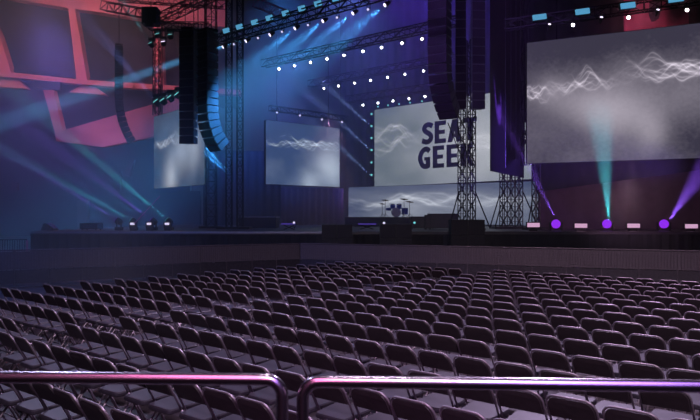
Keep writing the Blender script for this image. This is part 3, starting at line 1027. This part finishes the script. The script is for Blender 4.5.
def visible(p):
    """is a chair at floor point p inside the picture"""
    if p.y < 4.6: return False
    for dx in (-.25, .25):
        x = CX + F * (p.x + dx) / p.y
        if -2 <= x <= 702:
            yt = HY + F * (H - .8) / p.y
            if yt < 421: return True
    return False


cells = []
BLOCKS = (('right', -9.37, 1, 40, 17.52, 0., 1.5), ('left', -10.65, -1, 10, 17.17, 0., 1.5))
for side, u0, du, ns, v0, shift, vmin in BLOCKS:
    for row in range(22):
        v = v0 - row * PITCH
        for s in range(ns):
            u = u0 + du * SEAT * s
            p = UX * u + VX * v
            if visible(p): cells.append((side, row, s, p, ns))
rows = {}
for c in cells: rows.setdefault((c[0], c[1]), []).append(c)
infos = []
for key, lst in rows.items():
    lst.sort(key=lambda c: c[3].x / c[3].y)
    for i, c in enumerate(lst): infos.append((c[3].length, key, i, c))
infos.sort(key=lambda t: t[0])
print('CHAIRS in view', len(infos))
NEAR, KEEP = 170, 300
used = False
rest = MB()
rest_v, rest_f, rest_m = [], [], []
for k, (dist, (side, row), i, c) in enumerate(infos):
    p = c[3] + Vector((R.uniform(-.02, .02), R.uniform(-.02, .02), 0))
    rz = ROT + R.uniform(-.035, .035)
    lb = 'folding chair %s of the aisle, %s row from front, %s in view from left' % (side, nth(row), nth(i))
    if k < NEAR:
        if not used:
            o = proto
            used = True
        else:
            o = proto.copy()
            C.objects.link(o)
            for ch in proto_parts:
                d = ch.copy()
                C.objects.link(d)
                d.parent = o
        o.location, o.rotation_euler = p, (0, 0, rz)
    elif k < KEEP:
        o = far_proto if k == NEAR else far_proto.copy()
        if k > NEAR: C.objects.link(o)
        o.location, o.rotation_euler = p, (0, 0, rz)
    else:
        m4 = Matrix.Translation(p) @ Matrix.Rotation(rz, 4, 'Z')
        rest.v_off = len(rest.v)
        for pv in whole.v: rest.v.append(tuple(m4 @ Vector(pv)))
        rest.f += [tuple(rest.v_off + q for q in f) for f in whole.f]
        rest.mi += whole.mi
        continue
    tag(o, lb, 'chair', 'folding chairs %s of the aisle' % side)
if rest.v:
    o = rest.build('folding_chairs', [M[k] for k in order])
    o['kind'] = 'stuff'
    tag(o, 'farthest rows of dark folding chairs before the crowd barrier', 'chairs')

# ------------------------------------------------------------------ handrails in front of the camera
struct('floor_riser', MB().box((0, -2.2, .36), (9, 9.3, .72)), M['absorber'])  # unseen riser, blackened to darken the rail's lower reflections


def handrail(label, ends, sgn):
    (xa, ya), (xb, yb) = ends                     # far end, corner end
    zr, rc = 1.80, .06
    A, B = Vector((xa, ya, zr)), Vector((xb, yb, zr))
    t = (B - A).normalized()
    r = thing('handrail', label, 'handrail', (xb, yb, .72))
    path = [A, A.lerp(B, .5), B - t * rc * 1.5]
    for k in range(1, 9):
        w = k / 8 * math.pi / 2
        path.append(B - t * rc + t * rc * math.sin(w) + Vector((0, 0, -rc + rc * math.cos(w))))
    path += [B + Vector((0, 0, -.3)), B + Vector((0, 0, -1.08))]
    MB().tube(path, .0215, 16).build('rail', M['rail'], r, True)
    for k in (.1,):
        p = A.lerp(B, k)
        MB().tube([p, (p.x, p.y, .72)], .0215, 12).build('post', M['rail'], r, True)
    MB().tube([A + Vector((0, 0, -.55)), B + Vector((0, 0, -.55))], .016, 10).build('lower_rail', M['rail'], r, True)
    for p in (A.lerp(B, .1), B):
        MB().lathe((p.x, p.y, .72), (0, 0, 1), [(0, .06), (.012, .06), (.018, .03)], 16).build('foot_plate', M['rail'], r)
    return r


handrail('polished handrail tube ending in the middle of the picture, its bend at the right end', ((-3.2, 2.434), (-.235, 2.345)), 1)
handrail('polished handrail tube whose bend starts beside the other rail end, running out right', ((3.2, 2.146), (-.162, 2.318)), -1)


# ------------------------------------------------------------------ light
def spot(name, loc, target, rgb, power, deg, blend=.3, size=.1):
    l = bpy.data.lights.new(name, 'SPOT')
    l.energy, l.color, l.spot_size, l.spot_blend, l.shadow_soft_size = power, rgb, math.radians(deg), blend, size
    o = bpy.data.objects.new(name, l)
    C.objects.link(o)
    o.location = loc
    o.rotation_euler = (Vector(target) - Vector(loc)).to_track_quat('-Z', 'Y').to_euler()
    return o


def point(name, loc, rgb, power, size=.5):
    l = bpy.data.lights.new(name, 'POINT')
    l.energy, l.color, l.shadow_soft_size = power, rgb, size
    o = bpy.data.objects.new(name, l)
    C.objects.link(o)
    o.location = loc
    return o


BLUE, TEAL, VIOLET, PINK, LAV = (.1, .38, 1.), (.08, .75, .9), (.28, .1, 1.), (1., .3, .42), (.8, .62, 1.)
# bowl floods
PINK = (1., .5, .62)
for x, y, zt, pw in ((-44, 55, 15, 1200), (-34, 55, 22, 4200), (-24, 55, 23, 6000), (-16, 55, 23, 4200)):
    spot('bowl_flood', (x, y - 4, 22.5), (x - 1, 61.5, 15), PINK, pw * .66, 110, .9, 1.)
spot('bowl_flood', (-20, 50, 7), P(108, 122, 56), (.8, .5, .95), 600, 60, .8, 1.)
spot('bowl_wash', (-24, 40, 13), P(70, 140, 57), (.14, .2, 1.), 2800, 50, .8, 1.)
spot('low_wash', (-14, 31, 11), P(70, 215, 52), (.28, .2, 1.), 6500, 55, .8, 1.)
spot('near_wash', (-11, 24, 10), (-10, 25, 0), (.2, .28, 1.), 900, 110, .8, 1.)
spot('near_wash', (-14, 12, 8), (-8, 25, .6), (.2, .3, 1.), 2600, 70, .8, 1.)  # added unseen lamp that brightens the left barrier
spot('stage_wash', (-4, 43, 17), P(262, 110, 50), (.06, .28, 1.), 6500, 80, .8, 1.)
spot('violet_wash', (4, 34, 16), P(420, 40, 50), (.14, .07, 1.), 10500, 90, .8, 1.)
spot('stage_wash', (0, 41, 17), P(335, 95, 53), (.14, .24, 1.), 12000, 80, .8, 1.)
spot('low_stage_wash', (-3, 37, 11), P(232, 195, 47), (.14, .22, 1.), 3500, 80, .8, 1.)
spot('plum_wash', (-1, 44, 9), P(312, 205, 53), (1., .5, .75), 2600, 50, .8, .5)  # added unseen lamp to lift the plum curtain
spot('violet_wash', (-3, 17, 13), P(460, 60, 30.5), (.42, .2, 1.), 6000, 40, .8, .5)  # added frontal wash so the speaker arrays are not black
spot('scrim_beam', (15, 25, 4), P(514, 150, 34), (.25, .12, 1.), 7000, 30, .9, .2)
spot('curtain_wash', (12, 29, 3.2), P(620, 190, 37), (.9, .5, .75), 520, 110, .8, .5)  # added spot to lift the curtain below the right screen
spot('magenta_wash', (13, 31, 11.5), P(656, 15, 36), (1., .3, .5), 800, 70, .8, .3)
# unseen fill added for the chairs, from above, stage side and behind
spot('audience_fill', (6, 19, 13), (2, 8, 0), LAV, 8500, 90, .7, .6)
spot('audience_fill', (2, 14, 15), (4, 15, 0), (1., .72, .95), 5000, 90, .7, .6)
spot('audience_fill', (-9, 18, 13), (-5, 11, 0), (.62, .62, 1.), 4000, 80, .7, .6)
spot('audience_fill', (1, -5, 11), (2, 12, 0), (1., .78, .95), 6500, 62, .7, 1.)
for x, col in ((-1.6, (1., .22, .55)), (2.2, (.42, .17, 1.))):  # added unseen lamps that put coloured bands on the rail
    spot('rail_fill', (x, -3.6, 5.2), (x * .4, 2.33, 1.8), col, 520, 26, .6, 1.1)
    spot('rail_fill', (x, .2, 5.8), (x * .4, 2.33, 1.8), col, 260, 40, .6, .8)
spot('rail_fill', (0, 5.5, 9), (0, 2.3, 1.8), (1., .8, 1.), 500, 34, .6, .4)
# beams
for c in FRONT[3:]: spot('beam', c + Vector((-.1, -.1, -.1)), c + Vector((-5, 3., -3.2)), (.06, .42, 1.), 20000, 24, .9, .05)
spot('beam', P(262, 33, 38.5), P(0, 123, 43), (.1, .5, 1.), 400000, 5, .9, .05)
for c, aim in UL: spot('beam', c + aim.normalized() * .2, c + aim, TEAL, 60000, 9, .9, .03)
for c, aim in LL[::2]: spot('beam', c + aim.normalized() * .25, c + aim, (.25, .3, 1.), 22000, 12, .9, .03)
for c, aim, k in FL: spot('beam', c + aim.normalized() * .25, c + aim, VIOLET if k == 'v' else TEAL, {'v': 42000, 't': 38000, 'T': 75000}[k], 6, .9, .03)
for c, aim, k in FR: spot('beam', c + aim.normalized() * .3 + Vector((0, -.3, 0)), c + aim + Vector((0, -.3, 0)), VIOLET if k == 'v' else TEAL, 60000 if k == 't' or c.x > 12 else 28000, 11, .9, .03)
for y in (126, 150, 175): spot('beam', P(370.5, y, 51.2), P(318, y - 48, 50.5), (.3, .45, 1.), 40000, 9, .9, .03)
for c in UPR: spot('beam', c, c + Vector((-.3, -.8, 6)), TEAL, 14000, 10, .9, .03)
for c in WHR[:1] + WHR[2:]: spot('beam', c, c + Vector((-3 if c.x < 12 else 3, -.3, -1.5)), (.9, .85, 1.), 6000, 18, .9, .03)

# ------------------------------------------------------------------ haze hanging over the stage half of the hall
m, nt = nodes_of('stage haze')
out = nt.nodes.new('ShaderNodeOutputMaterial')
vs_ = nt.nodes.new('ShaderNodeVolumeScatter')
vs_.inputs['Color'].default_value = (1, 1, 1, 1)
vs_.inputs['Density'].default_value = .012
vs_.inputs['Anisotropy'].default_value = 0.
nt.links.new(vs_.outputs[0], out.inputs['Volume'])
hz = MB().box((-5, 51.5, 13.4), (99, 48, 26.7)).build('haze', m)
hz['kind'] = 'stuff'
tag(hz, 'thin stage haze filling the hall around the stage', 'haze')
hz = MB().box((-30, 21.7, 13.4), (49, 11.5, 26.7)).build('haze', m)
hz['kind'] = 'stuff'
tag(hz, 'blue stage haze over the barrier and chairs at the far left', 'haze')

# ------------------------------------------------------------------ camera and view
cam = bpy.data.cameras.new('camera')
cam.sensor_width = 36
cam.lens = 36 * F / 700
cam.shift_y = (HY - 210) / 700
cam.clip_end = 300
cam.dof.use_dof = True
cam.dof.focus_distance = 14
cam.dof.aperture_fstop = 5
co = bpy.data.objects.new('camera', cam)
C.objects.link(co)
co.location = (0, 0, H)
co.rotation_euler = (math.pi / 2, 0, 0)
sc = bpy.context.scene
sc.camera = co
sc.view_settings.view_transform = 'Standard'
sc.view_settings.look = 'None'
sc.view_settings.exposure = 0
sc.view_settings.gamma = 1
sc.view_settings.use_curve_mapping = False
sc.cycles.volume_bounces = 0
sc.cycles.max_bounces = 4
sc.cycles.diffuse_bounces = 2
sc.cycles.use_denoising = True
sc.cycles.use_adaptive_sampling = False
sc.cycles.sample_clamp_indirect = 4
